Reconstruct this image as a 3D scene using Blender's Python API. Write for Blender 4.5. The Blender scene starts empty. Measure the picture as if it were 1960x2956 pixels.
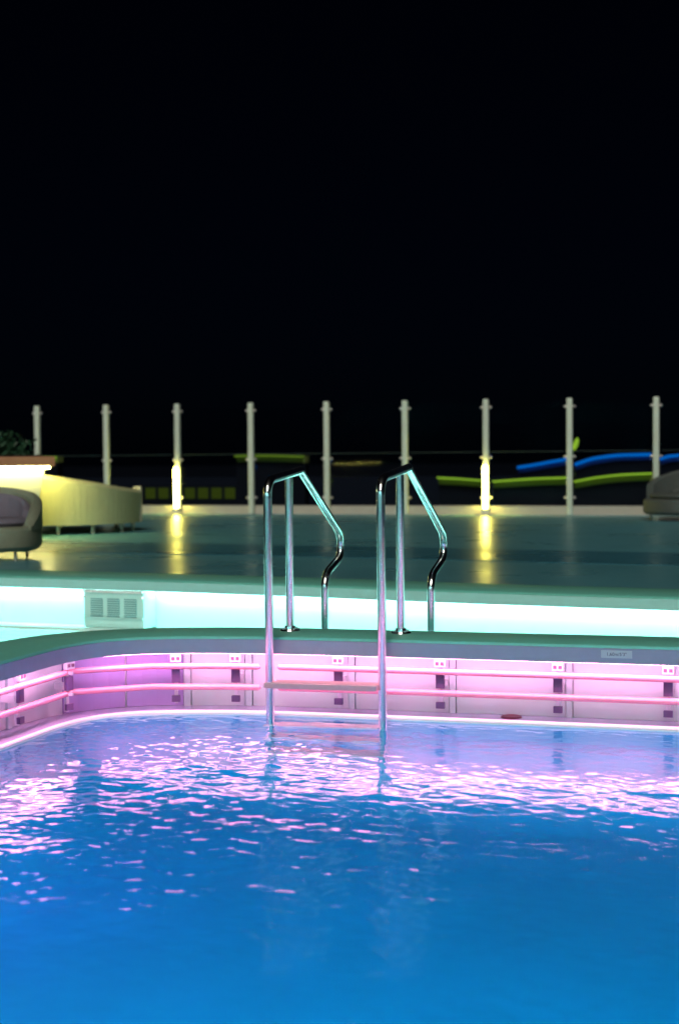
import bpy, bmesh, math, random
import numpy as np
from mathutils import Vector, Matrix

SC = bpy.context.scene
COL = SC.collection
R = math.radians
random.seed(7)
rng = np.random.default_rng(11)

# ------------------------------------------------------------------ camera
CAM_Z, YAW, PITCH, ROLL = 1.10, R(19.0), math.atan(148 / 4105), R(0.46)
cam_data = bpy.data.cameras.new('camera')
cam_data.sensor_fit = 'VERTICAL'
cam_data.sensor_height = 36.0
cam_data.lens = 36.0 * 4105 / 2956
cam_data.clip_start, cam_data.clip_end = 0.05, 6000
cam = bpy.data.objects.new('camera', cam_data)
COL.objects.link(cam)
cam.location = (0, 0, CAM_Z)
cam.rotation_euler = (Matrix.Rotation(YAW, 3, 'Z') @ Matrix.Rotation(R(90) - PITCH, 3, 'X')
                      @ Matrix.Rotation(-ROLL, 3, 'Z')).to_euler()
cam_data.dof.use_dof = True
cam_data.dof.focus_distance = 6.0
cam_data.dof.aperture_fstop = 2.4
SC.camera = cam

# ------------------------------------------------------------------ sky, flood light, exposure
SUN_EL, SUN_AZ = R(38), R(10)          # behind the camera, a little to its right
world = bpy.data.worlds.new('World')
SC.world = world
world.use_nodes = True
wn = world.node_tree.nodes
sky = wn.new('ShaderNodeTexSky')
sky.sky_type = 'NISHITA'
sky.sun_disc = False
sky.sun_elevation = SUN_EL
sky.sun_rotation = R(180) - SUN_AZ
wn['Background'].inputs['Strength'].default_value = 0.0004
tint = wn.new('ShaderNodeMix')
tint.data_type = 'RGBA'
tint.blend_type = 'MULTIPLY'
tint.inputs[0].default_value = 1.0
tint.inputs[7].default_value = (0.14, 0.30, 0.8, 1)
world.node_tree.links.new(sky.outputs['Color'], tint.inputs[6])
world.node_tree.links.new(tint.outputs[2], wn['Background'].inputs['Color'])
sun_data = bpy.data.lights.new('sun', 'SUN')
sun_data.energy = 1.5
sun_data.angle = R(25)
sun_data.color = (1.0, 0.93, 0.78)
sun = bpy.data.objects.new('sun', sun_data)
COL.objects.link(sun)
_d = Vector((math.sin(SUN_AZ) * math.cos(SUN_EL), -math.cos(SUN_AZ) * math.cos(SUN_EL), math.sin(SUN_EL)))
sun.rotation_euler = _d.to_track_quat('Z', 'Y').to_euler()

SC.view_settings.view_transform = 'Standard'
SC.view_settings.look = 'None'
SC.view_settings.exposure = 0.0
SC.view_settings.gamma = 1.0
SC.view_settings.use_curve_mapping = False
cy = SC.cycles
cy.max_bounces = 10
cy.diffuse_bounces = 4
cy.glossy_bounces = 5
cy.transmission_bounces = 8
cy.transparent_max_bounces = 16
cy.sample_clamp_indirect = 10.0
cy.blur_glossy = 0.3
cy.use_denoising = True
cy.caustics_reflective = True

# ------------------------------------------------------------------ materials
def mat(name, col, rough=0.5, metal=0.0, spec=0.5, emit=None, estr=0.0, noise=0.0, nscale=8.0,
        bump=0.0, bscale=60.0, stretch=None, trans=0.0, ior=1.45, rnoise=0.0):
    m = bpy.data.materials.new(name)
    m.use_nodes = True
    nt = m.node_tree
    b = nt.nodes['Principled BSDF']
    b.inputs['Base Color'].default_value = (*col, 1)
    b.inputs['Roughness'].default_value = rough
    b.inputs['Metallic'].default_value = metal
    b.inputs['Specular IOR Level'].default_value = spec
    b.inputs['Transmission Weight'].default_value = trans
    b.inputs['IOR'].default_value = ior
    if emit:
        b.inputs['Emission Color'].default_value = (*emit, 1)
        b.inputs['Emission Strength'].default_value = estr
    co = None
    if noise or bump or rnoise:
        tc = nt.nodes.new('ShaderNodeTexCoord')
        mp = nt.nodes.new('ShaderNodeMapping')
        if stretch:
            mp.inputs['Scale'].default_value = stretch
        nt.links.new(tc.outputs['Object'], mp.inputs['Vector'])
        co = mp.outputs['Vector']
    if noise:
        n = nt.nodes.new('ShaderNodeTexNoise')
        n.inputs['Scale'].default_value = nscale
        n.inputs['Detail'].default_value = 6
        n.inputs['Roughness'].default_value = 0.65
        nt.links.new(co, n.inputs['Vector'])
        mx = nt.nodes.new('ShaderNodeMix')
        mx.data_type = 'RGBA'
        mx.inputs[6].default_value = (*[c * (1 - noise) for c in col], 1)
        mx.inputs[7].default_value = (*[min(1, c * (1 + noise)) for c in col], 1)
        nt.links.new(n.outputs['Fac'], mx.inputs[0])
        nt.links.new(mx.outputs[2], b.inputs['Base Color'])
    if rnoise:
        n = nt.nodes.new('ShaderNodeTexNoise')
        n.inputs['Scale'].default_value = nscale * 0.7
        n.inputs['Detail'].default_value = 4
        nt.links.new(co, n.inputs['Vector'])
        mr = nt.nodes.new('ShaderNodeMapRange')
        mr.inputs['From Min'].default_value = 0.3
        mr.inputs['From Max'].default_value = 0.7
        mr.inputs['To Min'].default_value = max(0.02, rough - rnoise)
        mr.inputs['To Max'].default_value = rough + rnoise
        nt.links.new(n.outputs['Fac'], mr.inputs['Value'])
        nt.links.new(mr.outputs['Result'], b.inputs['Roughness'])
    if bump:
        n = nt.nodes.new('ShaderNodeTexNoise')
        n.inputs['Scale'].default_value = bscale
        n.inputs['Detail'].default_value = 5
        nt.links.new(co, n.inputs['Vector'])
        bp = nt.nodes.new('ShaderNodeBump')
        bp.inputs['Strength'].default_value = 1.0
        bp.inputs['Distance'].default_value = bump
        nt.links.new(n.outputs['Fac'], bp.inputs['Height'])
        nt.links.new(bp.outputs['Normal'], b.inputs['Normal'])
    return m


def emitter(name, col, strength):
    m = bpy.data.materials.new(name)
    m.use_nodes = True
    nt = m.node_tree
    nt.nodes.remove(nt.nodes['Principled BSDF'])
    e = nt.nodes.new('ShaderNodeEmission')
    e.inputs['Color'].default_value = (*col, 1)
    e.inputs['Strength'].default_value = strength
    nt.links.new(e.outputs[0], nt.nodes['Material Output'].inputs['Surface'])
    return m


def pane_glass(name, tint, refl):
    m = bpy.data.materials.new(name)
    m.use_nodes = True
    nt = m.node_tree
    nt.nodes.remove(nt.nodes['Principled BSDF'])
    t = nt.nodes.new('ShaderNodeBsdfTransparent')
    t.inputs['Color'].default_value = (*tint, 1)
    g = nt.nodes.new('ShaderNodeBsdfGlossy')
    g.inputs['Roughness'].default_value = 0.03
    fr = nt.nodes.new('ShaderNodeFresnel')
    fr.inputs['IOR'].default_value = refl
    mx = nt.nodes.new('ShaderNodeMixShader')
    nt.links.new(fr.outputs[0], mx.inputs['Fac'])
    nt.links.new(t.outputs[0], mx.inputs[1])
    nt.links.new(g.outputs[0], mx.inputs[2])
    nt.links.new(mx.outputs[0], nt.nodes['Material Output'].inputs['Surface'])
    return m


M = {}
M['fascia'] = mat('fascia_resin', (0.27, 0.32, 0.42), 0.45, noise=0.08, nscale=30, bump=0.0005, bscale=160)
M['far_fascia'] = mat('far_fascia_cyan_lit', (0.32, 0.62, 0.60), 0.45, noise=0.06, nscale=30)  # cyan spill from the strip put into the base colour
M['coping'] = mat('coping_green_lit', (0.17, 0.58, 0.50), 0.55, noise=0.10, nscale=30, bump=0.0006, bscale=160)  # greenish light from above put into the colour of the coping top
M['panel'] = mat('wall_panel_white', (0.47, 0.49, 0.54), 0.4, noise=0.05, nscale=6)
M['panel_dim_violet'] = mat('wall_panel_dim_violet', (0.36, 0.25, 0.52), 0.25, noise=0.08, nscale=7)  # weaker light in the corner put into a violet base colour
M['panel_strip'] = mat('panel_joint_strip', (0.44, 0.50, 0.55), 0.4)
M['wall'] = mat('pool_core_concrete', (0.55, 0.55, 0.6), 0.6, noise=0.1)
M['lip'] = mat('lip_white', (0.84, 0.80, 0.84), 0.3)
M['ledge'] = mat('wet_ledge', (0.36, 0.34, 0.50), 0.16, noise=0.06, nscale=9, bump=0.0006, bscale=50)
M['rail'] = mat('rail_crimson_gloss', (0.90, 0.29, 0.41), 0.24, spec=1.0)
M['bracket'] = mat('bracket_plastic', (0.56, 0.52, 0.60), 0.35)
M['plate'] = mat('bracket_plate_shaded', (0.12, 0.06, 0.17), 0.4)  # shadow of the rails put into the plate colour
M['bolt'] = mat('bolt_dark', (0.16, 0.06, 0.12), 0.4)
M['chrome'] = mat('ladder_chrome', (0.95, 0.96, 0.97), 0.2, metal=1.0, rnoise=0.03, nscale=40)
M['tread'] = mat('tread_plastic', (0.58, 0.36, 0.40), 0.45, noise=0.12, nscale=30, bump=0.0008, bscale=120)
M['basin'] = mat('basin_blue', (0.004, 0.20, 0.37), 0.7, noise=0.16, nscale=2.5, spec=0.1)
M['outer_tinted'] = mat('outer_wall_cyan_tint', (0.56, 0.83, 0.80), 0.3, noise=0.03)  # white wall, turquoise fade of the strip light tinted into it
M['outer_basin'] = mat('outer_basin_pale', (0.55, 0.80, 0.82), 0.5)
M['deck'] = mat('wet_deck', (0.09, 0.29, 0.36), 0.31, noise=0.18, nscale=1.6, bump=0.0012, bscale=9, rnoise=0.07)
M['deck_dark'] = mat('deck_strip_dark', (0.04, 0.17, 0.24), 0.28, noise=0.18, nscale=1.6, bump=0.0012, bscale=9, rnoise=0.06)
M['terrace'] = mat('far_terrace_dark', (0.010, 0.014, 0.028), 0.9, spec=0.05)
M['sea'] = mat('night_sea', (0.004, 0.006, 0.012), 0.3)
M['kerb'] = mat('kerb_stone', (0.52, 0.48, 0.42), 0.55, noise=0.12, nscale=10)
M['post'] = mat('post_painted_steel', (0.66, 0.74, 0.66), 0.45, noise=0.06, nscale=12)
M['clamp'] = mat('clamp_steel', (0.70, 0.66, 0.66), 0.3, metal=0.6)
M['pane'] = pane_glass('fence_pane', (0.90, 0.95, 0.97), 1.10)
M['pane_edge'] = mat('fence_pane_edge', (0.02, 0.035, 0.035), 0.5)
M['wood'] = mat('planter_cap_terracotta', (0.52, 0.24, 0.13), 0.5, noise=0.15, nscale=25)
M['planter'] = mat('planter_cream', (0.70, 0.70, 0.58), 0.5, noise=0.05)
M['wicker'] = mat('wicker_beige', (0.48, 0.50, 0.28), 0.6, noise=0.16, nscale=14, bump=0.004, bscale=60, stretch=(1, 1, 0.35))
M['wicker_grey'] = mat('wicker_grey', (0.21, 0.23, 0.17), 0.65, noise=0.2, nscale=26, bump=0.003, bscale=90)
M['wicker_dark'] = mat('wicker_dark', (0.085, 0.10, 0.10), 0.65, noise=0.25, nscale=26, bump=0.003, bscale=90)
M['cushion'] = mat('cushion_mauve', (0.17, 0.15, 0.20), 0.85, noise=0.12, nscale=60)
M['leg'] = mat('furniture_leg', (0.50, 0.50, 0.42), 0.4, metal=0.3)
M['leaf'] = mat('leaf_dark', (0.02, 0.07, 0.035), 0.5, noise=0.3, nscale=5)
M['soil'] = mat('soil', (0.03, 0.02, 0.015), 0.9)
M['vent'] = mat('skimmer_plastic', (0.50, 0.82, 0.78), 0.25)
M['vent_dark'] = mat('skimmer_slot', (0.13, 0.34, 0.37), 0.5)
M['bolt_white'] = mat('bolt_white', (0.85, 0.85, 0.85), 0.25)
M['label'] = mat('depth_plate', (0.42, 0.52, 0.55), 0.4)
M['ink'] = mat('plate_ink', (0.06, 0.035, 0.07), 0.6)
M['spot'] = mat('drain_cap_maroon', (0.13, 0.01, 0.04), 0.4)
M['body_lime'] = mat('far_face_lime_lit', (0.30, 0.36, 0.10), 0.7)
M['body_blue'] = mat('far_face_blue_lit', (0.10, 0.16, 0.40), 0.7)
M['dark_body'] = mat('far_body_dark', (0.007, 0.009, 0.016), 0.9, spec=0.05)

M['led_pink'] = emitter('led_pink', (1.0, 0.37, 0.63), 29)
M['led_cyan'] = emitter('led_cyan', (0.47, 1.0, 0.93), 58)
M['cornice_fill'] = emitter('cornice_fill', (0.40, 0.95, 1.0), 45)  # added glow for the chrome to mirror
M['led_warm'] = emitter('led_warm', (1.0, 0.92, 0.30), 90)
M['lamp_tube'] = emitter('lamp_tube', (1.0, 0.86, 0.13), 50)
M['led_lime'] = emitter('led_lime', (0.46, 0.78, 0.05), 0.62)
M['led_lime_dim'] = emitter('led_lime_dim', (0.40, 0.66, 0.05), 0.26)
M['led_blue'] = emitter('led_blue', (0.0, 0.22, 0.90), 0.6)
M['win_dim'] = emitter('dim_window', (0.10, 0.14, 0.015), 0.28)
M['violet_tint_lamp'] = emitter('violet_tint_lamp', (0.6, 0.12, 1.0), 150)  # added lamp colour for the violet sheen in the water
M['cyan_fill_lamp'] = emitter('cyan_fill_lamp', (0.25, 0.95, 1.0), 40)
M['pool_lamp'] = emitter('pool_lamp_blue', (0.0, 0.76, 1.0), 900)

# water: clear dielectric, the ripples are in the mesh
mw = bpy.data.materials.new('pool_water')
mw.use_nodes = True
b = mw.node_tree.nodes['Principled BSDF']
b.inputs['Base Color'].default_value = (1, 1, 1, 1)
b.inputs['Roughness'].default_value = 0.095
b.inputs['IOR'].default_value = 1.333
b.inputs['Transmission Weight'].default_value = 1.0
M['water'] = mw
M['outer_water'] = mat('outer_water', (0.9, 1, 1), 0.03, trans=1.0, ior=1.333, bump=0.004, bscale=7)

# ------------------------------------------------------------------ helpers
def link(o, parent=None):
    COL.objects.link(o)
    if parent is not None:
        o.parent = parent
    return o


def obj(name, me, m=None, parent=None, smooth=False):
    if isinstance(me, bmesh.types.BMesh):
        bm = me
        bmesh.ops.recalc_face_normals(bm, faces=bm.faces)
        me = bpy.data.meshes.new(name)
        bm.to_mesh(me)
        bm.free()
    if m is not None and not me.materials:
        me.materials.append(M[m])
    if smooth:
        me.shade_smooth()
        try:
            me.set_sharp_from_angle(angle=R(40))
        except Exception:
            pass
    return link(bpy.data.objects.new(name, me), parent)


def empty(name, loc=(0, 0, 0), rz=0.0):
    o = bpy.data.objects.new(name, None)
    o.empty_display_size = 0.1
    o.location = loc
    o.rotation_euler = (0, 0, rz)
    return link(o)


def tag(o, label=None, cat=None, group=None, kind=None):
    if label: o['label'] = label
    if cat: o['category'] = cat
    if group: o['group'] = group
    if kind: o['kind'] = kind
    return o


def box(bm, x0, x1, y0, y1, z0, z1, bev=0.0):
    r = bmesh.ops.create_cube(bm, size=1)
    vs = r['verts']
    for v in vs:
        v.co = Vector(((x0 + x1) / 2 + v.co.x * (x1 - x0), (y0 + y1) / 2 + v.co.y * (y1 - y0),
                       (z0 + z1) / 2 + v.co.z * (z1 - z0)))
    if bev:
        es = list({e for v in vs for e in v.link_edges})
        bmesh.ops.bevel(bm, geom=es, offset=bev, segments=2, affect='EDGES', profile=0.6)
    return bm


def boxm(*a, bev=0.0):
    return box(bmesh.new(), *a, bev=bev)


def cyl(bm, p0, p1, r0, r1=None, seg=16, caps=True):
    p0, p1 = Vector(p0), Vector(p1)
    r1 = r0 if r1 is None else r1
    d = p1 - p0
    mt = Matrix.Translation((p0 + p1) / 2) @ d.to_track_quat('Z', 'Y').to_matrix().to_4x4()
    bmesh.ops.create_cone(bm, cap_ends=caps, segments=seg, radius1=r0, radius2=r1, depth=d.length, matrix=mt)
    return bm


def tube(bm, pts, r, seg=14, caps=True):
    """a round tube along a polyline, mitred at its corners"""
    pts = [Vector(p) for p in pts]
    n = len(pts)
    t0 = (pts[1] - pts[0]).normalized()
    ref = Vector((0, 0, 1)) if abs(t0.z) < 0.9 else Vector((1, 0, 0))
    u = t0.cross(ref).normalized()
    rings = []
    for i, p in enumerate(pts):
        a = (pts[i] - pts[i - 1]).normalized() if i else (pts[1] - pts[0]).normalized()
        c = (pts[i + 1] - pts[i]).normalized() if i < n - 1 else a
        t = (a + c).normalized()
        k = 1.0 / max(0.45, t.dot(a))
        u = (u - t * u.dot(t)).normalized()
        v = t.cross(u).normalized()
        bend = (c - a)
        ring = []
        for j in range(seg):
            th = 2 * math.pi * j / seg
            off = u * math.cos(th) * r + v * math.sin(th) * r
            if bend.length > 1e-4:
                bd = (bend - t * bend.dot(t)).normalized()
                off += bd * off.dot(bd) * (k - 1)
            ring.append(bm.verts.new(p + off))
        rings.append(ring)
    for i in range(n - 1):
        for j in range(seg):
            bm.faces.new((rings[i][j], rings[i][(j + 1) % seg], rings[i + 1][(j + 1) % seg], rings[i + 1][j]))
    if caps:
        bm.faces.new(rings[0][::-1])
        bm.faces.new(rings[-1])
    return bm


def fillet(pts, rad, n=6):
    """round the inner corners of a 3D polyline (rad: one number or a list per corner, 0 = sharp)"""
    pts = [Vector(p) for p in pts]
    out = [pts[0]]
    for i in range(1, len(pts) - 1):
        r = rad[i - 1] if isinstance(rad, (list, tuple)) else rad
        p, a, c = pts[i], (pts[i - 1] - pts[i]), (pts[i + 1] - pts[i])
        if r <= 0:
            out.append(p)
            continue
        r = min(r, a.length * 0.49, c.length * 0.49)
        s, e = p + a.normalized() * r, p + c.normalized() * r
        for k in range(n + 1):
            t = k / n
            out.append(s * (1 - t) ** 2 + p * 2 * t * (1 - t) + e * t * t)
    out.append(pts[-1])
    return out


def spline(pts, step, closed=False):
    """Catmull-Rom through 2D points, resampled at an even step"""
    P = [np.array(p, float) for p in pts]
    n = len(P)
    dense = []
    rngi = range(n if closed else n - 1)
    for i in rngi:
        p1, p2 = P[i], P[(i + 1) % n]
        p0 = P[(i - 1) % n] if closed or i > 0 else 2 * p1 - p2
        p3 = P[(i + 2) % n] if closed or i < n - 2 else 2 * p2 - p1
        d1, d0, d2 = [max(1e-6, np.linalg.norm(b_ - a_)) ** 0.5 for a_, b_ in ((p1, p2), (p0, p1), (p2, p3))]
        m1 = (p2 - p1) + d1 * ((p1 - p0) / d0 - (p2 - p0) / (d0 + d1))
        m2 = (p2 - p1) + d1 * ((p3 - p2) / d2 - (p3 - p1) / (d1 + d2))
        # centripetal tangents
        t = np.linspace(0, 1, 24, endpoint=False)[:, None]
        dense.append((2 * t**3 - 3 * t**2 + 1) * p1 + (t**3 - 2 * t**2 + t) * m1
                     + (-2 * t**3 + 3 * t**2) * p2 + (t**3 - t**2) * m2)
    D = np.concatenate(dense + [np.array([P[0] if closed else P[-1]])])
    s = np.concatenate([[0], np.cumsum(np.linalg.norm(np.diff(D, axis=0), axis=1))])
    k = max(2, int(s[-1] / step))
    q = np.linspace(0, s[-1], k + 1)
    return np.stack([np.interp(q, s, D[:, 0]), np.interp(q, s, D[:, 1])], 1)


class Path:
    """a plan curve; offset() moves to its left (outward)"""
    def __init__(self, pts, closed=False):
        self.p = pts[:-1] if closed else pts
        self.closed = closed
        p = self.p
        if closed:
            t = np.roll(p, -1, 0) - np.roll(p, 1, 0)
        else:
            t = np.gradient(p, axis=0)
        t /= np.linalg.norm(t, axis=1)[:, None]
        self.t = t
        self.n = np.stack([-t[:, 1], t[:, 0]], 1)
        self.s = np.concatenate([[0], np.cumsum(np.linalg.norm(np.diff(p, axis=0), axis=1))])

    def at(self, s, off=0.0, z=0.0):
        x = [np.interp(s, self.s, (self.p + self.n * off)[:, k]) for k in (0, 1)]
        return Vector((x[0], x[1], z))

    def dirn(self, s):
        return Vector((np.interp(s, self.s, self.t[:, 0]), np.interp(s, self.s, self.t[:, 1]), 0)).normalized()

    def near(self, x, y):
        i = int(np.argmin(np.sum((self.p - np.array([x, y])) ** 2, 1)))
        return float(self.s[i])

    def sub(self, s0, s1, step=0.06):
        k = max(1, int(math.ceil((s1 - s0) / step)))
        q = np.linspace(s0, s1, k + 1)
        pp = Path.__new__(Path)
        pp.closed = False
        pp.p = np.stack([np.interp(q, self.s, self.p[:, j]) for j in (0, 1)], 1)
        t = np.stack([np.interp(q, self.s, self.t[:, j]) for j in (0, 1)], 1)
        pp.t = t / np.linalg.norm(t, axis=1)[:, None]
        pp.n = np.stack([-pp.t[:, 1], pp.t[:, 0]], 1)
        pp.s = q - s0
        return pp

    def sweep(self, prof, closed_prof=True, caps=True):
        """sweep a profile of (offset, z) along the path"""
        n, k = len(self.p), len(prof)
        V = []
        for i in range(n):
            for off, z in prof:
                V.append((self.p[i, 0] + self.n[i, 0] * off, self.p[i, 1] + self.n[i, 1] * off, z))
        F = []
        for i in range(n if self.closed else n - 1):
            a, b_ = i * k, ((i + 1) % n) * k
            for j in range(k if closed_prof else k - 1):
                j2 = (j + 1) % k
                F.append((a + j, b_ + j, b_ + j2, a + j2))
        if closed_prof and caps and not self.closed:
            F.append(tuple(range(k)))
            F.append(tuple(range((n - 1) * k, n * k))[::-1])
        bm = bmesh.new()
        vs = [bm.verts.new(v) for v in V]
        for f_ in F:
            bm.faces.new([vs[i] for i in f_])
        return bm


def dup(root, loc=None, rz=None):
    r = root.copy()
    COL.objects.link(r)
    if loc is not None: r.location = loc
    if rz is not None: r.rotation_euler = (0, 0, rz)
    for ch in list(root.children):
        c = ch.copy(); COL.objects.link(c); c.parent = r
        for g in list(ch.children):
            d = g.copy(); COL.objects.link(d); d.parent = c
    return r

# ------------------------------------------------------------------ plan of the two pools (metres, water level z = 0)
Z_COPE, Z_FASC, Z_SOFF = 0.339, 0.264, 0.288
inner_pts = [(-2.94, 1.6), (-2.965, 2.6), (-2.985, 3.6), (-3.0, 4.4), (-3.01, 4.9), (-3.015, 5.16), (-2.985, 5.36), (-2.905, 5.49),
             (-2.775, 5.58), (-2.52, 5.668), (-2.25, 5.715), (-1.5, 5.772), (-0.57, 5.832), (0.6, 5.90), (1.8, 5.97),
             (2.45, 5.98), (2.75, 5.88), (2.92, 5.66), (2.97, 5.3), (2.98, 3.6), (2.97, 1.5), (2.88, 1.1), (2.6, 0.9),
             (2.2, 0.86), (0.0, 0.86), (-2.1, 0.86), (-2.5, 0.92), (-2.8, 1.15)]
INNER = Path(spline(inner_pts, 0.05, True), True)
outer_pts = [(-14, 8.30), (-9, 8.33), (-6.6, 8.34), (-5.3, 8.335), (-4.25, 8.29), (-3.2, 8.19), (-2.08, 8.04), (-0.77, 7.93), (1.0, 7.82),
             (4.0, 7.75), (9.0, 7.7)]
OUTER = Path(spline(outer_pts, 0.15))

# ---- structure: raised inner pool
def part_bm(path, prof, name, m, parent, smooth=True):
    return obj(name, path.sweep(prof), m, parent, smooth)


pool = tag(empty('raised_pool'), kind='structure')
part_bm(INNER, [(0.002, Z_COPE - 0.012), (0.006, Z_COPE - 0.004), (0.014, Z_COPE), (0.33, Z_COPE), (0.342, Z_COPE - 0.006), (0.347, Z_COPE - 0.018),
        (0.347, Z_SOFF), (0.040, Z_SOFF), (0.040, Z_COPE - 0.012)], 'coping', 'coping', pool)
part_bm(INNER, [(0.0, Z_FASC), (0.0, Z_COPE - 0.013), (0.038, Z_COPE - 0.013), (0.038, Z_SOFF), (0.014, Z_SOFF), (0.014, Z_FASC)], 'fascia', 'fascia', pool)
part_bm(INNER, [(0.212, -1.25), (0.212, Z_SOFF - 0.003), (0.33, Z_SOFF - 0.003), (0.33, -1.25)], 'core_wall', 'wall', pool)
part_bm(INNER, [(0.029, -0.20), (0.029, 0.003), (0.210, 0.002), (0.210, -0.20)], 'overflow_ledge', 'ledge', pool)
part_bm(INNER, [(0.0, -0.012), (0.0, 0.004), (0.004, 0.010), (0.012, 0.0135), (0.020, 0.0125), (0.027, 0.007), (0.028, -0.012)], 'lip', 'lip', pool)
cove = [(0.026, -0.0125), (0.001, -0.0125)]
for k in range(9):
    a = k / 8 * math.pi / 2
    cove.append((0.002 - 0.55 * (1 - math.cos(a)), -0.55 - 0.55 * math.sin(a)))
obj('basin_wall', INNER.sweep(cove, closed_prof=False), 'basin', pool, True)
obj('basin_floor', boxm(-3.2, 3.1, 0.7, 6.1, -1.16, -1.10), 'basin', pool)

# wall panels between the brackets, each its own piece
s_brk = [INNER.near(-3.012, 4.15), INNER.near(-3.012, 4.63), INNER.near(-3.012, 5.06), INNER.near(-2.985, 5.345), INNER.near(-2.72, 5.60),
         INNER.near(-2.455, 5.69)]
for bx in (-2.035, -1.555, -1.085, -0.61, -0.13, 0.35, 0.83, 1.31):
    s_brk.append(INNER.near(bx, 5.73 + 0.07 * (bx + 2.2)))
s_ext = [s_brk[0] - 0.48 * k for k in (5, 4, 3, 2, 1)]
s_ext = [s for s in s_ext if s > 0.1]
s_all = s_ext + s_brk + [s_brk[-1] + 0.48 * k for k in (1, 2, 3)]
# the corner between the 4th and 5th bracket is split in two panels, its weaker light painted as violet
i3 = s_all.index(s_brk[3])
s_seam = s_brk[3] + (s_brk[4] - s_brk[3]) * 0.56
for a, b_ in zip(s_all[:-1], s_all[1:]):
    if a == s_brk[3]:
        for u, v in ((a + 0.03, s_seam - 0.003), (s_seam + 0.003, b_ + 0.022)):
            part_bm(INNER.sub(u, v), [(0.200, 0.003), (0.200, 0.284), (0.210, 0.284), (0.210, 0.003)], 'wall_panel', 'panel_dim_violet', pool, False)
    else:
        part_bm(INNER.sub(a + 0.056, b_ + 0.022), [(0.194, 0.003), (0.194, 0.284), (0.210, 0.284), (0.210, 0.003)], 'wall_panel', 'panel', pool, False)
    if a not in (s_brk[3],):
        part_bm(INNER.sub(a + 0.026, a + 0.052), [(0.184, 0.003), (0.184, 0.283), (0.211, 0.283), (0.211, 0.003)], 'joint_strip', 'panel_strip', pool, False)

# pink LED strips tucked behind the fascia, straight lengths with a gap in the tight corner
L_all = float(INNER.s[-1])
led_runs = [(0.2, INNER.near(-3.0, 5.28)), (INNER.near(-2.93, 5.46), L_all - 1.0)]
for a, b_ in led_runs:
    part_bm(INNER.sub(a, b_), [(0.018, Z_FASC - 0.003), (0.018, Z_FASC + 0.010), (0.066, Z_FASC + 0.006), (0.066, Z_FASC - 0.006)], 'led_strip', 'led_pink', pool, False)

# ---- water of the inner pool: a rippled sheet
def ripples(X, Y, seed, waves, comps):
    g = np.random.default_rng(seed)
    Z = np.zeros_like(X)
    for lam0, lam1, n, slope, spread in comps:
        for _ in range(n):
            lam = math.exp(g.uniform(math.log(lam0), math.log(lam1)))
            th = g.normal(R(70), spread)
            k = 2 * math.pi / lam
            Z += slope / math.sqrt(n) / k * np.sin(k * (X * math.cos(th) + Y * math.sin(th)) + g.uniform(0, 6.283)) * 1.414
    return Z


def grid_mesh(name, xs, ys, Z):
    nx, ny = len(xs), len(ys)
    X, Y = np.meshgrid(xs, ys)
    co = np.stack([X.ravel(), Y.ravel(), Z.ravel()], 1).astype(np.float32)
    i = (np.arange(ny - 1)[:, None] * nx + np.arange(nx - 1)[None, :]).ravel()
    q = np.stack([i, i + 1, i + nx + 1, i + nx], 1).astype(np.int32)
    me = bpy.data.meshes.new(name)
    me.vertices.add(len(co)); me.vertices.foreach_set('co', co.ravel())
    me.loops.add(q.size); me.loops.foreach_set('vertex_index', q.ravel())
    me.polygons.add(len(q)); me.polygons.foreach_set('loop_start', np.arange(0, q.size, 4, dtype=np.int32))
    me.update(calc_edges=True)
    me.polygons.foreach_set('use_smooth', np.ones(len(q), bool))
    return me


xs = np.concatenate([np.arange(-3.10, 0.25, 0.0078), np.arange(0.25, 3.1, 0.04)])
ys = np.concatenate([np.arange(0.80, 2.2, 0.04), np.arange(2.2, 6.07, 0.0078)])
Xg, Yg = np.meshgrid(xs, ys)
Zg = ripples(Xg, Yg, 3, None, [(0.032, 0.05, 70, 0.026, 0.75), (0.05, 0.10, 60, 0.028, 0.75), (0.10, 0.22, 40, 0.016, 0.8), (0.25, 0.6, 24, 0.012, 0.8), (0.6, 1.6, 12, 0.006, 0.8)])
# gusts: patches of livelier and calmer water; calmer where the ledge damps it
gust = ripples(Xg, Yg, 9, None, [(1.0, 2.6, 10, 1.0, 1.5)])
gust = np.clip(0.95 + gust / gust.std() * 0.25 + 0.85 * np.clip((-1.8 - Xg) / 1.1, 0, 1), 0.4, 2.4)
Zg = Zg * gust
edge = np.clip((5.72 + 0.07 * (Xg + 2.2) - Yg) / 0.16, 0, 1) * np.clip((Xg + 3.02) / 0.16, 0, 1)
Zg *= 0.25 + 0.75 * edge
Zg -= 0.004
water = obj('pool_water', grid_mesh('pool_water', xs, ys, Zg), 'water')
tag(water, kind='structure')

# ---- structure: outer pool, its far side and the deck behind
outer = tag(empty('outer_pool'), kind='structure')
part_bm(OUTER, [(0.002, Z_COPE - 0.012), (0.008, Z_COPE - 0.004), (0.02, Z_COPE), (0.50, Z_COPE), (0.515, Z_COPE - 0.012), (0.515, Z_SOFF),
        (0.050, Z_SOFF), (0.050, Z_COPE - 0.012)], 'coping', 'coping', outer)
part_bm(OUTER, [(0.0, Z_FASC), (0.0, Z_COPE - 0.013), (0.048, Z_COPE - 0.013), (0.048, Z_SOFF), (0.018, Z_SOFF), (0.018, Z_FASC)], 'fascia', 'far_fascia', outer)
part_bm(OUTER, [(0.20, -1.25), (0.20, Z_SOFF - 0.003), (0.50, Z_SOFF - 0.003), (0.50, -1.25)], 'lit_wall', 'outer_tinted', outer)
part_bm(OUTER, [(0.0, -1.25), (0.0, 0.004), (0.006, 0.011), (0.015, 0.014), (0.026, 0.011), (0.032, 0.004), (0.198, 0.002), (0.198, -1.25)],
        'overflow_ledge', 'outer_tinted', outer)
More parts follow.
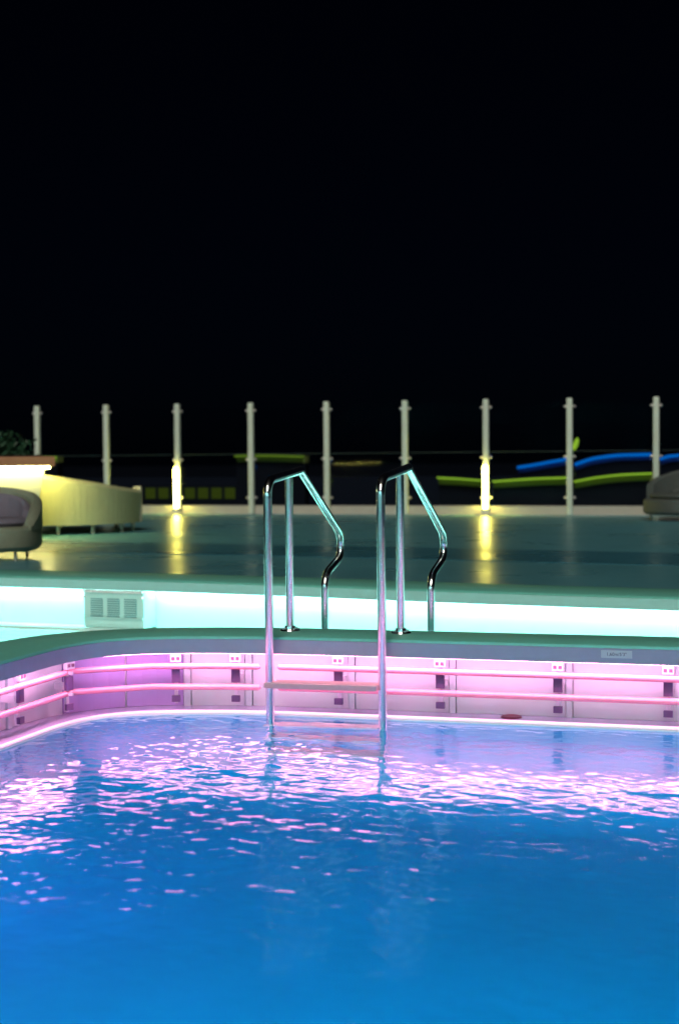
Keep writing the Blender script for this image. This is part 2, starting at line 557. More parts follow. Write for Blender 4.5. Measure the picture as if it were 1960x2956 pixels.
part_bm(OUTER, [(0.125, Z_SOFF - 0.016), (0.125, Z_SOFF - 0.004), (0.15, Z_SOFF - 0.004), (0.15, Z_SOFF - 0.016)], 'led_strip', 'led_cyan', outer, False)
NEAR = Path(spline([(9, -1.9), (4, -1.9), (-4, -1.9), (-14, -1.9)], 0.8))  # unseen near rim, added so its cyan strip shows in the chrome
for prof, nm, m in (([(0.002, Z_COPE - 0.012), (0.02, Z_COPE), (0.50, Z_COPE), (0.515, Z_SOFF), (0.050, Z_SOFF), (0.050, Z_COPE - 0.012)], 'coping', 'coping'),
                    ([(0.0, Z_FASC), (0.0, Z_COPE - 0.013), (0.048, Z_COPE - 0.013), (0.048, Z_SOFF), (0.018, Z_SOFF), (0.018, Z_FASC)], 'fascia', 'fascia'),
                    ([(0.20, -1.25), (0.20, Z_SOFF - 0.003), (0.50, Z_SOFF - 0.003), (0.50, -1.25)], 'lit_wall', 'outer_tinted'),
                    ([(0.0, -1.25), (0.0, 0.008), (0.198, 0.002), (0.198, -1.25)], 'overflow_ledge', 'outer_tinted'),
                    ([(0.026, Z_SOFF - 0.012), (0.026, Z_SOFF - 0.001), (0.05, Z_SOFF - 0.001), (0.05, Z_SOFF - 0.012)], 'led_strip', 'led_cyan')):
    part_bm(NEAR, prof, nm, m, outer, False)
obj('basin_floor', boxm(-15, 10, -8, 8.6, -1.30, -1.26), 'outer_basin', outer)

bm = bmesh.new()
big = [(-14, -2.0), (9, -2.0), (9, 7.78), (4, 7.83), (-0.77, 8.0), (-3.2, 8.26), (-5.3, 8.4), (-14, 8.36)]
bv = [bm.verts.new((x, y, -0.004)) for x, y in big]
ring = [bm.verts.new((*(INNER.p[i] + INNER.n[i] * 0.329), -0.004)) for i in range(0, len(INNER.p), 2)]
es = [bm.edges.new((l[i], l[(i + 1) % len(l)])) for l in (bv, ring) for i in range(len(l))]
bmesh.ops.triangle_fill(bm, edges=es, use_beauty=True)
ow = obj('outer_pool_water', bm, 'outer_water')
tag(ow, kind='structure')

# deck, darker strip, far terrace, sea
bm = bmesh.new()
op = [OUTER.p[i] + OUTER.n[i] * 0.514 for i in range(0, len(OUTER.p), 4)] + [OUTER.p[-1] + OUTER.n[-1] * 0.514]
FX = lambda x: 19.30 + 0.04 * (x + 6.8)      # line of the glass fence
top = [bm.verts.new((x, y, 0.332)) for x, y in op] + [bm.verts.new((9, FX(9) + 0.3, 0.332)), bm.verts.new((-14, FX(-14) + 0.3, 0.332))]
bm.faces.new(top)
bmesh.ops.triangulate(bm, faces=bm.faces[:])
r = bmesh.ops.extrude_face_region(bm, geom=bm.faces[:])
for v in [g for g in r['geom'] if isinstance(g, bmesh.types.BMVert)]:
    v.co.z -= 0.3
tag(obj('deck', bm, 'deck'), kind='structure')
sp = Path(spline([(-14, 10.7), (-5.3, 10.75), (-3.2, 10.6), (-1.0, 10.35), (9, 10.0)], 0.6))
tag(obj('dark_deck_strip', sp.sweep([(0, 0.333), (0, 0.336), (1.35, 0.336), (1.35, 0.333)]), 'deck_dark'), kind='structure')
tag(obj('near_deck', boxm(-14, 9, -7.0, -2.416, 0.03, 0.332), 'deck'), kind='structure')
tag(obj('far_terrace', boxm(-40, 30, 20.6, 70, -0.2, 0.28), 'terrace'), kind='structure')
tag(obj('sea', boxm(-4000, 4000, -4000, 5000, -14.2, -14), 'sea'), kind='structure')

# ------------------------------------------------------------------ grab rails on the pool wall
Z_UP, Z_LO, RAIL_R, RAIL_OFF = 0.196, 0.104, 0.0135, 0.082


def bracket(s, parent):
    p, d = INNER.at(s, 0.112), INNER.dirn(s)
    n = Vector((-d.y, d.x, 0))
    Mx = Matrix((( d.x, n.x, 0, p.x), (d.y, n.y, 0, p.y), (0, 0, 1, 0), (0, 0, 0, 1)))
    def piece(nm, m, bm, par):
        bm.transform(Mx)
        return obj(nm, bm, m, par)
    sp = bmesh.new()
    box(sp, -0.008, 0.008, 0.006, 0.022, 0.026, 0.250, bev=0.002)
    box(sp, -0.012, 0.012, 0.020, 0.088, 0.120, 0.150)
    br = piece('bracket', 'bracket', sp, parent)
    piece('top_block', 'bracket', boxm(-0.024, 0.024, -0.016, 0.007, 0.212, 0.246, bev=0.003), br)
    piece('mid_shade_plate', 'plate', boxm(-0.019, 0.019, -0.010, 0.007, 0.121, 0.180, bev=0.002), br)  # dark pieces paint the rail shadows on the bracket
    piece('foot_shade_plate', 'plate', boxm(-0.019, 0.019, -0.010, 0.007, 0.034, 0.062, bev=0.002), br)
    for zc in (Z_UP, Z_LO):
        piece('stub', 'bracket', boxm(-0.006, 0.006, -0.024, 0.008, zc - 0.006, zc + 0.006), br)
    for dx in (-0.011, 0.011):
        piece('bolt', 'bolt', boxm(dx - 0.007, dx + 0.007, -0.0185, -0.0145, 0.222, 0.236), br)
    return br


def rail_thing(plan, brs, label):
    x, y = plan[0]
    t = tag(empty('grab_rail'), label, 'rail', 'pink lit grab rails around the pool wall')
    for z in (Z_UP, Z_LO):
        pts = [(px, py, z) for px, py in plan]
        bm = tube(bmesh.new(), pts, RAIL_R, 12)
        for e in (pts[0], pts[-1]):
            bmesh.ops.create_uvsphere(bm, u_segments=10, v_segments=6, radius=RAIL_R * 0.98, matrix=Matrix.Translation(e))
        obj('bar', bm, 'rail', t, True)
    for s in brs:
        bracket(s, t)
    return t


def off_pts(s0, s1, n):
    return [tuple(INNER.at(s, RAIL_OFF)[:2]) for s in np.linspace(s0, s1, n)]


sA = INNER.near(-2.345, 5.70)
sB = INNER.near(-2.285, 5.71)
rail_thing(off_pts(0.3, INNER.near(-3.01, 4.945) - 0.012, 9), [s for s in s_all if s < INNER.near(-3.0, 4.9)],
           'double grab rail along the near left pool wall, cut by the frame edge')
rail_thing([(-3.093, 4.962), (-3.098, 5.20), (-3.108, 5.43), (-2.835, 5.668), (-2.52, 5.755), tuple(INNER.at(sA, RAIL_OFF)[:2])], s_brk[2:6],
           'kinked double grab rail round the left pool corner, ending behind the ladder')
rail_thing(off_pts(sB, s_all[-1] + 0.2, 22), [s for s in s_all if s > sB],
           'long straight double grab rail right of the ladder, lit pink')

# ------------------------------------------------------------------ ladder
lad = tag(empty('pool_ladder', (0, 0, 0)), 'chrome pool ladder with two looped handrails straddling the pool coping', 'ladder')
TR = 0.0188
sides = [dict(f=(-2.252, 5.605), p=(-2.289, 5.955), c=(-2.288, 6.10), b=(-2.288, 6.66), t=(-2.281, 6.40), zt=1.018, zc=1.058),
         dict(f=(-1.766, 5.655), p=(-1.783, 5.995), c=(-1.778, 6.11), b=(-1.772, 6.70), t=(-1.764, 6.43), zt=1.022, zc=1.066)]
for S in sides:
    fx, fy = S['f']
    pts = [(fx + 0.006, fy, -0.75), (fx, fy, S['zt']), (*S['c'], S['zc']), (*S['b'], 0.735), (*S['b'], 0.625), (*S['t'], 0.555), (*S['t'], -0.6)]
    bm = tube(bmesh.new(), fillet(pts, [0.07, 0.0, 0.06, 0.052, 0.075], 8), TR, 20)
    h = obj('handrail', bm, 'chrome', lad, True)
    px, py = S['p']
    zj = S['zt'] + (S['zc'] - S['zt']) * (py - fy) / (S['c'][1] - fy) - 0.012
    obj('post', cyl(bmesh.new(), (px, py, Z_COPE), (px, py, zj), TR * 0.97, seg=20), 'chrome', lad, True)
    bm = cyl(bmesh.new(), (px, py, Z_COPE), (px, py, Z_COPE + 0.007), 0.046, 0.043, 24)
    cyl(bm, (px, py, Z_COPE + 0.007), (px, py, Z_COPE + 0.02), 0.027, 0.025, 20)
    fl = obj('flange', bm, 'chrome', lad, True)
    for k in range(4):
        a = R(45 + 90 * k)
        obj('bolt', cyl(bmesh.new(), (px + 0.035 * math.cos(a), py + 0.035 * math.sin(a), Z_COPE + 0.005),
                        (px + 0.035 * math.cos(a), py + 0.035 * math.sin(a), Z_COPE + 0.013), 0.006, seg=6), 'chrome', fl)
for z in (0.148, -0.10, -0.35, -0.60):
    (ax, ay), (bx_, by_) = sides[0]['f'], sides[1]['f']
    d = Vector((bx_ - ax, by_ - ay, 0)); L = d.length; d.normalize()
    n = Vector((-d.y, d.x, 0))
    bm = boxm(-0.018, L - 0.018, -0.028, 0.072, z - 0.012, z + 0.012, bev=0.005)
    bm.transform(Matrix(((d.x, n.x, 0, ax), (d.y, n.y, 0, ay), (0, 0, 1, 0), (0, 0, 0, 1))))
    tr = obj('tread', bm, 'tread', lad)
    if z > 0:
        for k in range(4):
            rb = boxm(0.02, L - 0.02, -0.014 + 0.02 * k, -0.008 + 0.02 * k, z + 0.011, z + 0.0145)
            rb.transform(Matrix(((d.x, n.x, 0, ax), (d.y, n.y, 0, ay), (0, 0, 1, 0), (0, 0, 0, 1))))
            obj('grip_rib', rb, 'tread', tr)

# ------------------------------------------------------------------ underwater lamps of the inner pool
def pool_light(p, n, label, r=0.13, m='pool_lamp', group='underwater lamps of the pool'):
    p, n = Vector(p), Vector(n).normalized()
    t = tag(empty('pool_light'), label, 'light', group)
    obj('rim', cyl(bmesh.new(), p, p + n * 0.02, r * 1.2, r * 1.15, 24), 'bolt_white', t)
    obj('lens', cyl(bmesh.new(), p + n * 0.012, p + n * 0.03, r, r * 0.9, 24), m, t)


for i, x in enumerate((-1.05, -0.75, -0.45, -0.15)):
    pool_light((x, 0.875, -0.50), (0, 1, 0.0), ('leftmost', 'second', 'third', 'last')[i] + ' round blue lamp under water in the near pool wall', 0.10)
pool_light((-2.965, 3.9, -0.32), (1, 0.15, -0.2), 'added unseen violet lamp tinting the water from the left pool wall', 0.08, 'violet_tint_lamp')  # added, unseen: tints the water in place of scattered pink light

for x, w_ in ((-9.5, 'leftmost'), (-7.0, 'second from left'), (-4.5, 'middle'), (-2.0, 'second from right'), (0.5, 'rightmost')):  # added, unseen fill lamps that brighten the outer water
    s_ = OUTER.near(x, 8.2)
    n_ = OUTER.dirn(s_)
    pool_light(OUTER.at(s_, 0.0, -0.45), (n_.y, -n_.x, 0), w_ + ' added unseen cyan lamp brightening the outer pool water', 0.11, 'cyan_fill_lamp',
               'added fill lamps of the outer pool')

# ------------------------------------------------------------------ depth plate, drain cap, skimmer
def frame_at(path, s, off, z):
    p, d = path.at(s, off, z), path.dirn(s)
    n = Vector((-d.y, d.x, 0))
    return Matrix(((d.x, n.x, 0, p.x), (d.y, n.y, 0, p.y), (0, 0, 1, p.z), (0, 0, 0, 1)))


s_lab = INNER.near(-0.824, 5.815)
Fm = frame_at(INNER, s_lab, 0.0, 0.303)
bm = boxm(-0.062, 0.062, -0.003, 0.001, -0.0155, 0.0155, bev=0.001)
bm.transform(Fm)
lab = tag(obj('depth_plate', bm, 'label'), 'small pale depth plate with dark lettering on the pool fascia', 'sign')
cu = bpy.data.curves.new('plate_text', 'FONT')
cu.body = "1,60m/5'3\""
cu.size = 0.019
cu.align_x, cu.align_y = 'CENTER', 'CENTER'
cu.extrude = 0.0004
to = bpy.data.objects.new('plate_text', cu)
COL.objects.link(to)
bpy.context.view_layer.update()
tm = bpy.data.meshes.new_from_object(to.evaluated_get(bpy.context.evaluated_depsgraph_get()))
bpy.data.objects.remove(to)
tm.transform(Fm @ Matrix.Translation((0, -0.0036, 0)) @ Matrix.Rotation(R(90), 4, 'X'))
tm.materials.clear()
obj('lettering', tm, 'ink', lab)

s_sp = INNER.near(-1.276, 5.79)
bm = bmesh.new()
bmesh.ops.create_cone(bm, cap_ends=True, segments=24, radius1=0.046, radius2=0.040, depth=0.006,
                      matrix=Matrix.Translation(INNER.at(s_sp, 0.14, 0.006)))
tag(obj('drain_cap', bm, 'spot'), 'flat round maroon drain cap lying on the overflow ledge', 'drain cap')

s0, s1 = OUTER.near(-4.64, 8.31), OUTER.near(-4.24, 8.29)
Fm = frame_at(OUTER, (s0 + s1) / 2, 0.0, 0.0)
sk = tag(empty('skimmer_box'), 'clear sided skimmer box with three slotted grilles in the cyan lit wall', 'skimmer')
w = (s1 - s0) / 2


def skp(bm, name, m, parent=None):
    bm.transform(Fm)
    return obj(name, bm, m, parent or sk)


skp(boxm(-w, w, 0.03, 0.196, 0.012, 0.262, bev=0.004), 'box', 'vent')
skp(boxm(-w, w, 0.012, 0.03, 0.244, 0.262, bev=0.003), 'top_flange', 'bolt_white')
skp(boxm(-w, w, 0.014, 0.03, 0.075, 0.083), 'cross_bar', 'vent')
for k in (-1, 0, 1):
    cx = k * 0.128
    g = skp(boxm(cx - 0.046, cx + 0.046, 0.026, 0.0305, 0.098, 0.205), 'grille', 'vent_dark')
    for j in range(7):
        z = 0.104 + j * 0.0148
        skp(boxm(cx - 0.044, cx + 0.044, 0.019, 0.027, z, z + 0.006), 'slat', 'vent', g)
    skp(boxm(cx - 0.046, cx + 0.046, 0.02, 0.0305, 0.085, 0.09), 'grille_foot', 'vent_dark')
    skp(cyl(bmesh.new(), (cx * 1.3, 0.002, 0.253), (cx * 1.3, 0.014, 0.253), 0.008, seg=10), 'bolt', 'bolt_white')
for x in (-w + 0.006, w - 0.006):
    skp(cyl(bmesh.new(), (x, 0.012, 0.215), (x, 0.03, 0.215), 0.008, seg=10), 'bolt', 'bolt_white')

# ------------------------------------------------------------------ glass fence on its kerb
fa = math.atan(0.04)
fd = Vector((math.cos(fa), math.sin(fa), 0))
fn = Vector((-fd.y, fd.x, 0))
F0 = Vector((-9.14, FX(-9.14), 0))       # third post from the left
SPC = 1.157


def FM(i):
    p = F0 + fd * (i - 2) * SPC
    return Matrix(((fd.x, fn.x, 0, p.x), (fd.y, fn.y, 0, p.y), (0, 0, 1, 0), (0, 0, 0, 1)))


bm = bmesh.new()
box(bm, -2.5 * SPC, 11.5 * SPC, 0.03, 0.36, 0.25, 0.45, bev=0.012)
bm.transform(FM(0))
tag(obj('fence_kerb', bm, 'kerb'), 'low pale stone kerb under the glass fence', 'kerb')
fence = tag(empty('glass_fence'), 'glass fence of two stacked rows of panes on pale round topped posts', 'fence')
for i in range(-2, 12):
    zt = 1.975 - 0.006 * i
    bm = boxm(-0.039, 0.039, -0.042, 0.035, 0.333, zt, bev=0.016)
    bm.transform(FM(i))
    po = obj('post', bm, 'post', fence, True)
    for z in (zt - 0.115, 1.13, 0.57):
        for sx in (-1, 1):
            bm = cyl(bmesh.new(), (sx * 0.04, 0.0, z), (sx * 0.066, 0.0, z), 0.013, 0.018, 12)
            bmesh.ops.create_uvsphere(bm, u_segments=10, v_segments=6, radius=0.02, matrix=Matrix.Translation((sx * 0.066, 0, z)))
            bm.transform(FM(i))
            obj('clamp', bm, 'clamp', po, True)
    if i < 11:
        for z0, z1, tilt in ((0.475, 1.205, random.uniform(-.012, .012)), (1.225, zt - 0.06, random.uniform(-.012, .012))):
            bm = boxm(0.07, SPC - 0.07, -0.008, 0.008, z0, z1)
            bm.transform(Matrix.Translation((SPC / 2, 0, 0)) @ Matrix.Rotation(tilt, 4, 'Z') @ Matrix.Translation((-SPC / 2, 0, 0)))
            bm.transform(FM(i))
            pn = obj('pane', bm, 'pane', fence)
            if z0 < 1:
                ed = boxm(0.07, SPC - 0.07, -0.010, 0.010, z1 - 0.004, z1 + 0.006)
                ed.transform(FM(i))
                obj('pane_edge', ed, 'pane_edge', pn)

# tube lamps at the third and seventh post
for i, lb in ((2, 'glowing yellow tube lamp at the fence post beside the wicker sofa'),
              (6, 'glowing yellow tube lamp at the fence post right of the ladder')):
    t = tag(empty('tube_lamp'), lb, 'lamp', 'tube lamps along the fence')
    bm = cyl(bmesh.new(), (0, -0.088, 0.333), (0, -0.088, 0.352), 0.15, 0.14, 28)
    bm.transform(FM(i)); obj('base', bm, 'kerb', t, True)
    bm = cyl(bmesh.new(), (0, -0.088, 0.35), (0, -0.088, 0.42), 0.062, 0.056, 20)
    bm.transform(FM(i)); obj('socket', bm, 'post', t, True)
    bm = cyl(bmesh.new(), (0, -0.088, 0.42), (0, -0.088, 0.985), 0.030, 0.034, 20)
    bmesh.ops.create_uvsphere(bm, u_segments=20, v_segments=10, radius=0.034, matrix=Matrix.Translation((0, -0.088, 0.985)))
    bm.transform(FM(i)); obj('tube', bm, 'lamp_tube', t, True)

# white deckhouse behind the photographer, added unseen so the chrome has cyan light to mirror
dh = tag(empty('deckhouse', (0, -7.2, 0.33)), 'white deckhouse wall added unseen behind the viewpoint, its cyan strip lighting the chrome', 'building')
obj('wall', boxm(-14, 9, -0.3, 0, 0, 3.3), 'outer_tinted', dh)
obj('eave', boxm(-14, 9, -0.3, 0.45, 3.3, 3.42), 'outer_tinted', dh)
obj('light_strip', boxm(-14, 9, 0.20, 0.24, 3.27, 3.298), 'cornice_fill', dh)
for k in range(9):
    x = -13 + k * 2.5
    f_ = obj('window', boxm(x, x + 1.4, 0.0, 0.03, 0.7, 2.0, bev=0.008), 'post', dh)
    obj('pane', boxm(x + 0.08, x + 1.32, 0.028, 0.036, 0.78, 1.92), 'sea', f_)

# ------------------------------------------------------------------ lit planter with a bush
pl_rz = math.atan2(0.695, 0.718)
C0 = Vector((-7.74, 12.82, 0.332))
pl = tag(empty('planter', C0, pl_rz), 'cream tapered planter with a terracotta rim and light strip under it', 'planter')
# local frame: x runs along the front to the right end (x = 0), y goes back
Wp, Dp = 1.7, 0.95
bm = bmesh.new()
lo = [(-Wp + 0.1, 0, 0.06), (0, 0, 0.06), (0, Dp - 0.1, 0.06), (-Wp + 0.1, Dp - 0.1, 0.06)]
hi = [(-Wp, -0.09, 0.70), (0.10, -0.09, 0.70), (0.10, Dp, 0.70), (-Wp, Dp, 0.70)]
a = [bm.verts.new(v) for v in lo]; c = [bm.verts.new(v) for v in hi]
for k in range(4):
    bm.faces.new((a[k], a[(k + 1) % 4], c[(k + 1) % 4], c[k]))
bm.faces.new(a[::-1]); bm.faces.new(c)
bmesh.ops.bevel(bm, geom=bm.edges[:], offset=0.012, segments=2, affect='EDGES')
obj('body', bm, 'planter', pl)
obj('plinth', boxm(-Wp + 0.2, -0.08, 0.06, Dp - 0.18, 0.0, 0.065), 'soil', pl)
obj('rim', boxm(-Wp - 0.06, 0.19, -0.17, Dp + 0.06, 0.735, 0.835, bev=0.012), 'wood', pl)
obj('soil', boxm(-Wp + 0.05, 0.08, -0.06, Dp - 0.06, 0.82, 0.85), 'soil', pl)
obj('neck', boxm(-Wp + 0.1, 0.05, -0.04, Dp - 0.05, 0.695, 0.74), 'planter', pl)
obj('light_strip', boxm(-Wp, 0.13, -0.145, -0.12, 0.712, 0.733), 'led_warm', pl)
obj('light_strip', boxm(0.125, 0.15, -0.10, Dp - 0.1, 0.712, 0.733), 'led_warm', pl)

bush = tag(empty('bush', C0, pl_rz), 'dark rounded bush growing in the cream planter', 'bush')
V, Fc = [], []
for k in range(2600):
    u = rng.normal(size=3); u /= np.linalg.norm(u)
    rr = 0.45 + 0.55 * rng.random() ** 0.5
    lump = 1 + 0.18 * math.sin(5 * u[0] + 3 * u[2]) + 0.14 * math.sin(7 * u[1] + 2)
    c0 = np.array([-0.78 + 0.92 * u[0] * rr * lump, 0.42 + 0.46 * u[1] * rr * lump, 0.92 + max(-0.08, 0.24 * u[2] * rr * lump)])
    d1 = rng.normal(size=3); d1 /= np.linalg.norm(d1)
    d2 = np.cross(d1, rng.normal(size=3)); d2 /= np.linalg.norm(d2)
    l, w_ = rng.uniform(0.03, 0.06), rng.uniform(0.012, 0.022)
    i0 = len(V)
    V += [tuple(c0 - d1 * l), tuple(c0 + d2 * w_), tuple(c0 + d1 * l), tuple(c0 - d2 * w_)]
    Fc.append((i0, i0 + 1, i0 + 2, i0 + 3))
me = bpy.data.meshes.new('crown'); me.from_pydata(V, [], Fc)
obj('crown', me, 'leaf', bush)
bm = bmesh.new()
for k in range(7):
    x = -1.6 + k * 0.24
    tube(bm, [(x, 0.4, 0.84), (x + 0.03, 0.4 + 0.05 * (-1) ** k, 0.98), (x + 0.02, 0.4 + 0.12 * (-1) ** k, 1.08)], 0.008, 6)
obj('stem', bm, 'soil', bush)

# ------------------------------------------------------------------ furniture
def shell(bm, cx, cy, rx, ry, a0, a1, z0f, z1f, thick, n=40, power=2.6, flare=0.0, rib=0.0, nrib=60):
    """upright curved back: an arc of a squarish ellipse with a thickness, its top following z1f(t)"""
    rings = []
    for i in range(n + 1):
        t = i / n
        a = a0 + (a1 - a0) * t
        ca, sa = math.cos(a), math.sin(a)
        k = (abs(ca) ** power + abs(sa) ** power) ** (-1 / power)
        k *= 1 + rib * math.sin(nrib * a) * (0.6 + 0.4 * math.sin(13.7 * a))
        dx, dy = ca * k, sa * k
        z0, z1 = z0f(t), z1f(t)
        ring = []
        prof = [(1.0, z0), (1.0 + flare * 0.5, (z0 + z1) / 2), (1.0 + flare, z1 - thick * 0.45), (1.0 + flare - 0.3 * thick / rx, z1 - 0.08 * thick),
                (1.0 + flare - 0.7 * thick / rx, z1), (1.0 + flare - thick / rx, z1 - thick * 0.35), (1.0 - thick / rx, z0)]
        for s, z in prof:
            ring.append(bm.verts.new((cx + dx * rx * s, cy + dy * ry * s, z)))
        rings.append(ring)
    m = len(rings[0])
    for i in range(n):
        for j in range(m):
            bm.faces.new((rings[i][j], rings[i + 1][j], rings[i + 1][(j + 1) % m], rings[i][(j + 1) % m]))
    bm.faces.new(rings[0]); bm.faces.new(rings[-1][::-1])
    return bm


def drum(bm, rx, ry, z0, z1, power=2.6, n=40, r=0.03):
    rings = []
    for s, z in ((1 - r / rx, z0), (1, z0 + r), (1, z1 - r), (1 - 0.35 * r / rx, z1 - 0.3 * r), (1 - r / rx, z1)):
        ring = []
        for i in range(n):
            a = 2 * math.pi * i / n
            ca, sa = math.cos(a), math.sin(a)
            k = (abs(ca) ** power + abs(sa) ** power) ** (-1 / power)
            ring.append(bm.verts.new((ca * k * rx * s, sa * k * ry * s, z)))
        rings.append(ring)
    for q in range(len(rings) - 1):
        for i in range(n):
            bm.faces.new((rings[q][i], rings[q][(i + 1) % n], rings[q + 1][(i + 1) % n], rings[q + 1][i]))
    bm.faces.new(rings[0][::-1]); bm.faces.new(rings[-1])
    return bm


def smooth01(t):
    t = max(0, min(1, t))
    return t * t * (3 - 2 * t)


def tub_chair(loc, rz, label, wick, cush, group, sc=1.0, top=0.285, arm=0.29):
    """faces -y; the back wraps round the rear and falls to low arms in front"""
    t = tag(empty('tub_armchair', loc, rz), label, 'armchair', group)
    rx, ry = 0.44 * sc, 0.42 * sc
    obj('base', drum(bmesh.new(), rx, ry, 0.075, 0.27, r=0.035), wick, t, True)
    obj('seat_cushion', drum(bmesh.new(), rx * 0.86, ry * 0.86, 0.262, 0.335, r=0.035), cush, t, True)
    zt = lambda u: arm + top * math.sin(math.pi * u) ** 0.75
    obj('backrest', shell(bmesh.new(), 0, 0, rx * 1.01, ry * 1.01, R(-32), R(212), lambda u: 0.24, zt, 0.09), wick, t, True)
    zi = lambda u: 0.275 + top * 0.88 * math.sin(math.pi * (0.12 + 0.76 * u)) ** 0.75
    obj('back_cushion', shell(bmesh.new(), 0, 0, rx * 0.80, ry * 0.80, R(5), R(175), lambda u: 0.30, zi, 0.06), cush, t, True)
    for a in (45, 135, 225, 315):
        x, y = 0.36 * sc * math.cos(R(a)) * 1.12, 0.34 * sc * math.sin(R(a)) * 1.12
        obj('leg', cyl(bmesh.new(), (x, y, 0.0), (x * 0.98, y * 0.98, 0.09), 0.012, 0.015, 10), 'leg', t)
    return t


tub_chair((-6.40, 9.86, 0.332), R(22), 'grey wicker tub armchair with mauve cushions at the left frame edge', 'wicker_grey', 'cushion', 'wicker tub armchairs')
tub_chair((-1.66, 17.95, 0.332), R(-50), 'dark wicker tub armchair at the right frame edge before the fence', 'wicker_dark', 'wicker_dark', 'wicker tub armchairs', 1.15, 0.20, 0.47)

# curved wicker sofa, its back to the pool
so = tag(empty('wicker_sofa', (-8.20, 14.16, 0.332), 0), 'beige wicker sofa with a curved back turned to the pool, beside the planter', 'sofa')
zt = lambda u: 0.665 - 0.19 * smooth01((u - 0.40) / 0.60) 
obj('backrest', shell(bmesh.new(), 0, 0, 0.90, 0.90, R(-165), R(14), lambda u: 0.10, zt, 0.10, n=300, power=2.2, flare=0.02, rib=0.0009, nrib=88), 'wicker', so, True)
bm = drum(bmesh.new(), 0.80, 0.80, 0.105, 0.30, power=2.2, n=48, r=0.04)
obj('seat', bm, 'wicker', so, True)
obj('arm_end', boxm(0.80, 0.90, 0.20, 0.245, 0.10, 0.50, bev=0.015), 'leg', so)
for a in (-150, -118, -86, -62, -36, -8, 12, 70, 120):
    x, y = 0.83 * math.cos(R(a)), 0.83 * math.sin(R(a))
    obj('leg', cyl(bmesh.new(), (x, y, 0), (x, y, 0.115), 0.022, 0.024, 10), 'leg', so)

# ------------------------------------------------------------------ bright shapes at the panes, built as low lit walls beyond the fence
def lit_wall(name, pts, zt, h, led, label, cat, body='dark_body', thick=0.03):
    """a low wavy wall whose top edge carries a light strip; pts are (x, y, dz)"""
    t = tag(empty(name), label, cat, 'lit walls beyond the fence')
    n = 28
    P = np.array(pts, float)
    u = np.linspace(0, len(P) - 1, n)
    k = np.arange(len(P))
    Q = np.stack([np.interp(u, k, P[:, j]) for j in range(3)], 1)
    for _ in range(6):
        Q[1:-1] = (Q[:-2] + 2 * Q[1:-1] + Q[2:]) / 4
    dy = 0.22
    lit = 'body_blue' if led == 'led_blue' else 'body_lime'  # strip glow tinted into the upper face, unlit lower body painted dark
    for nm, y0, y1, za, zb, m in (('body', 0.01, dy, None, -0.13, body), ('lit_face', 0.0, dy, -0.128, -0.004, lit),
                                  ('light_strip', -0.10, -0.05, -h, -0.002, led), ('cap', -0.24, dy + 0.02, 0.0, 0.025, body)):  # cap juts out to keep the sun off the face
        bm = bmesh.new()
        rows = []
        for x, y, dz in Q:
            lo = 0.2 if za is None else zt + dz + za
            hi = zt + dz + zb - (0.004 if nm == 'body' else 0)
            rows.append([bm.verts.new(v) for v in ((x, y + y0, lo), (x, y + y1, lo), (x, y + y1, hi), (x, y + y0, hi))])
        for i in range(n - 1):
            for j in range(4):
                bm.faces.new((rows[i][j], rows[i + 1][j], rows[i + 1][(j + 1) % 4], rows[i][(j + 1) % 4]))
        bm.faces.new(rows[0][::-1]); bm.faces.new(rows[-1])
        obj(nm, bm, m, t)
    return t


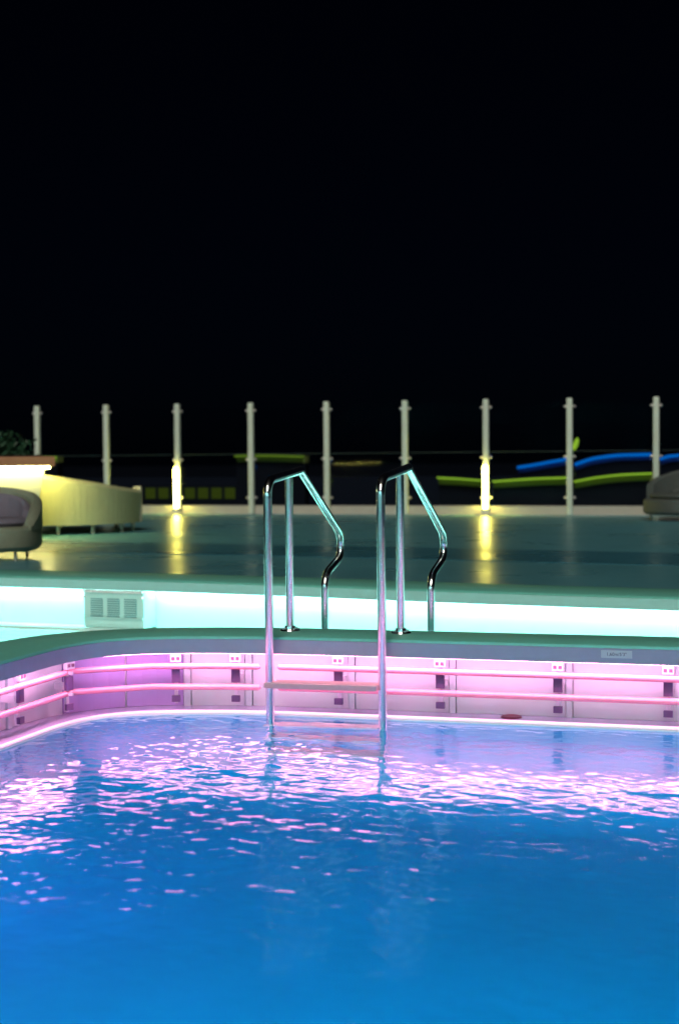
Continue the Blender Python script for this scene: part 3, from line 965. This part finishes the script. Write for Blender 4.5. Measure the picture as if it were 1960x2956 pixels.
LW = 'lit walls beyond the fence'
lit_wall('lit_wall', [(-10.46, 24.5, 0.0), (-10.1, 24.5, 0.01), (-9.65, 24.5, 0.0), (-9.1, 24.5, -0.02)], 1.22, 0.035, 'led_lime_dim',
         'short yellow green lit wall beyond the fence, left of the ladder', 'lit wall')
lit_wall('lit_wall', [(-14.7, 24.5, 0.0), (-14.5, 24.5, 0.0), (-14.25, 24.5, 0.0)], 1.24, 0.06, 'led_lime',
         'tiny lit wall end showing just above the planter rim', 'lit wall')
lit_wall('lit_wall', [(-6.33, 23.6, 0.05), (-5.94, 23.6, 0.03), (-5.56, 23.6, 0.0)], 0.765, 0.032, 'led_lime',
         'short yellow green lit wall left of the right tube lamp, beyond the fence', 'lit wall')
lit_wall('lit_wall', [(-5.37, 23.6, -0.05), (-4.92, 23.6, -0.02), (-4.57, 23.6, 0.0), (-4.11, 23.6, 0.01)], 0.795, 0.032, 'led_lime',
         'rising yellow green lit wall just right of the right tube lamp', 'lit wall')
lit_wall('lit_wall', [(-4.0, 23.6, -0.12), (-3.64, 23.6, -0.055), (-3.25, 23.6, -0.01), (-2.73, 23.6, 0.01)], 0.86, 0.032, 'led_lime',
         'yellow green lit wall ending at the dark armchair by the right edge', 'lit wall')
lit_wall('lit_canopy', [(-5.66, 27.0, -0.15), (-5.36, 27.0, -0.11), (-5.02, 27.0, -0.05), (-4.72, 27.0, 0.0)], 1.12, 0.05, 'led_blue',
         'blue lit wavy wall climbing behind the fence, its left end', 'lit wall')
lit_wall('lit_canopy', [(-4.56, 27.0, -0.17), (-4.23, 27.0, -0.06), (-3.78, 27.0, 0.0), (-3.14, 27.0, 0.01)], 1.19, 0.055, 'led_blue',
         'long arched blue lit wall between the two rightmost fence posts', 'lit wall')
lit_wall('lit_canopy', [(-2.98, 27.0, -0.05), (-2.82, 27.0, 0.0), (-2.44, 27.0, 0.03)], 1.16, 0.05, 'led_blue',
         'blue lit wall right of the last fence post, above the dark armchair', 'lit wall')

scr = tag(empty('lattice_screen'), 'dim low screen of small yellow panes beyond the left tube lamp', 'screen')
obj('frame', boxm(-12.75, -10.55, 25.03, 25.10, 0.26, 0.66, bev=0.01), 'dark_body', scr)
for k in range(7):
    x = -12.61 + k * 0.28
    obj('pane', boxm(x, x + 0.21, 25.015, 25.034, 0.39, 0.60), 'win_dim', scr)

fl = tag(empty('leaf_lamp'), 'small yellow green leaf shaped lamp on a thin pole behind the fence', 'lamp')
obj('pole', cyl(bmesh.new(), (-4.43, 26.0, 0.28), (-4.43, 26.0, 1.26), 0.012, seg=8), 'dark_body', fl)
bm = bmesh.new()
bmesh.ops.create_uvsphere(bm, u_segments=14, v_segments=10, radius=1.0)
bm.transform(Matrix.Translation((-4.385, 26.0, 1.37)) @ Matrix.Rotation(R(18), 4, 'Y') @ Matrix.Diagonal((0.045, 0.03, 0.12, 1)))
obj('leaf', bm, 'led_lime', fl, True)
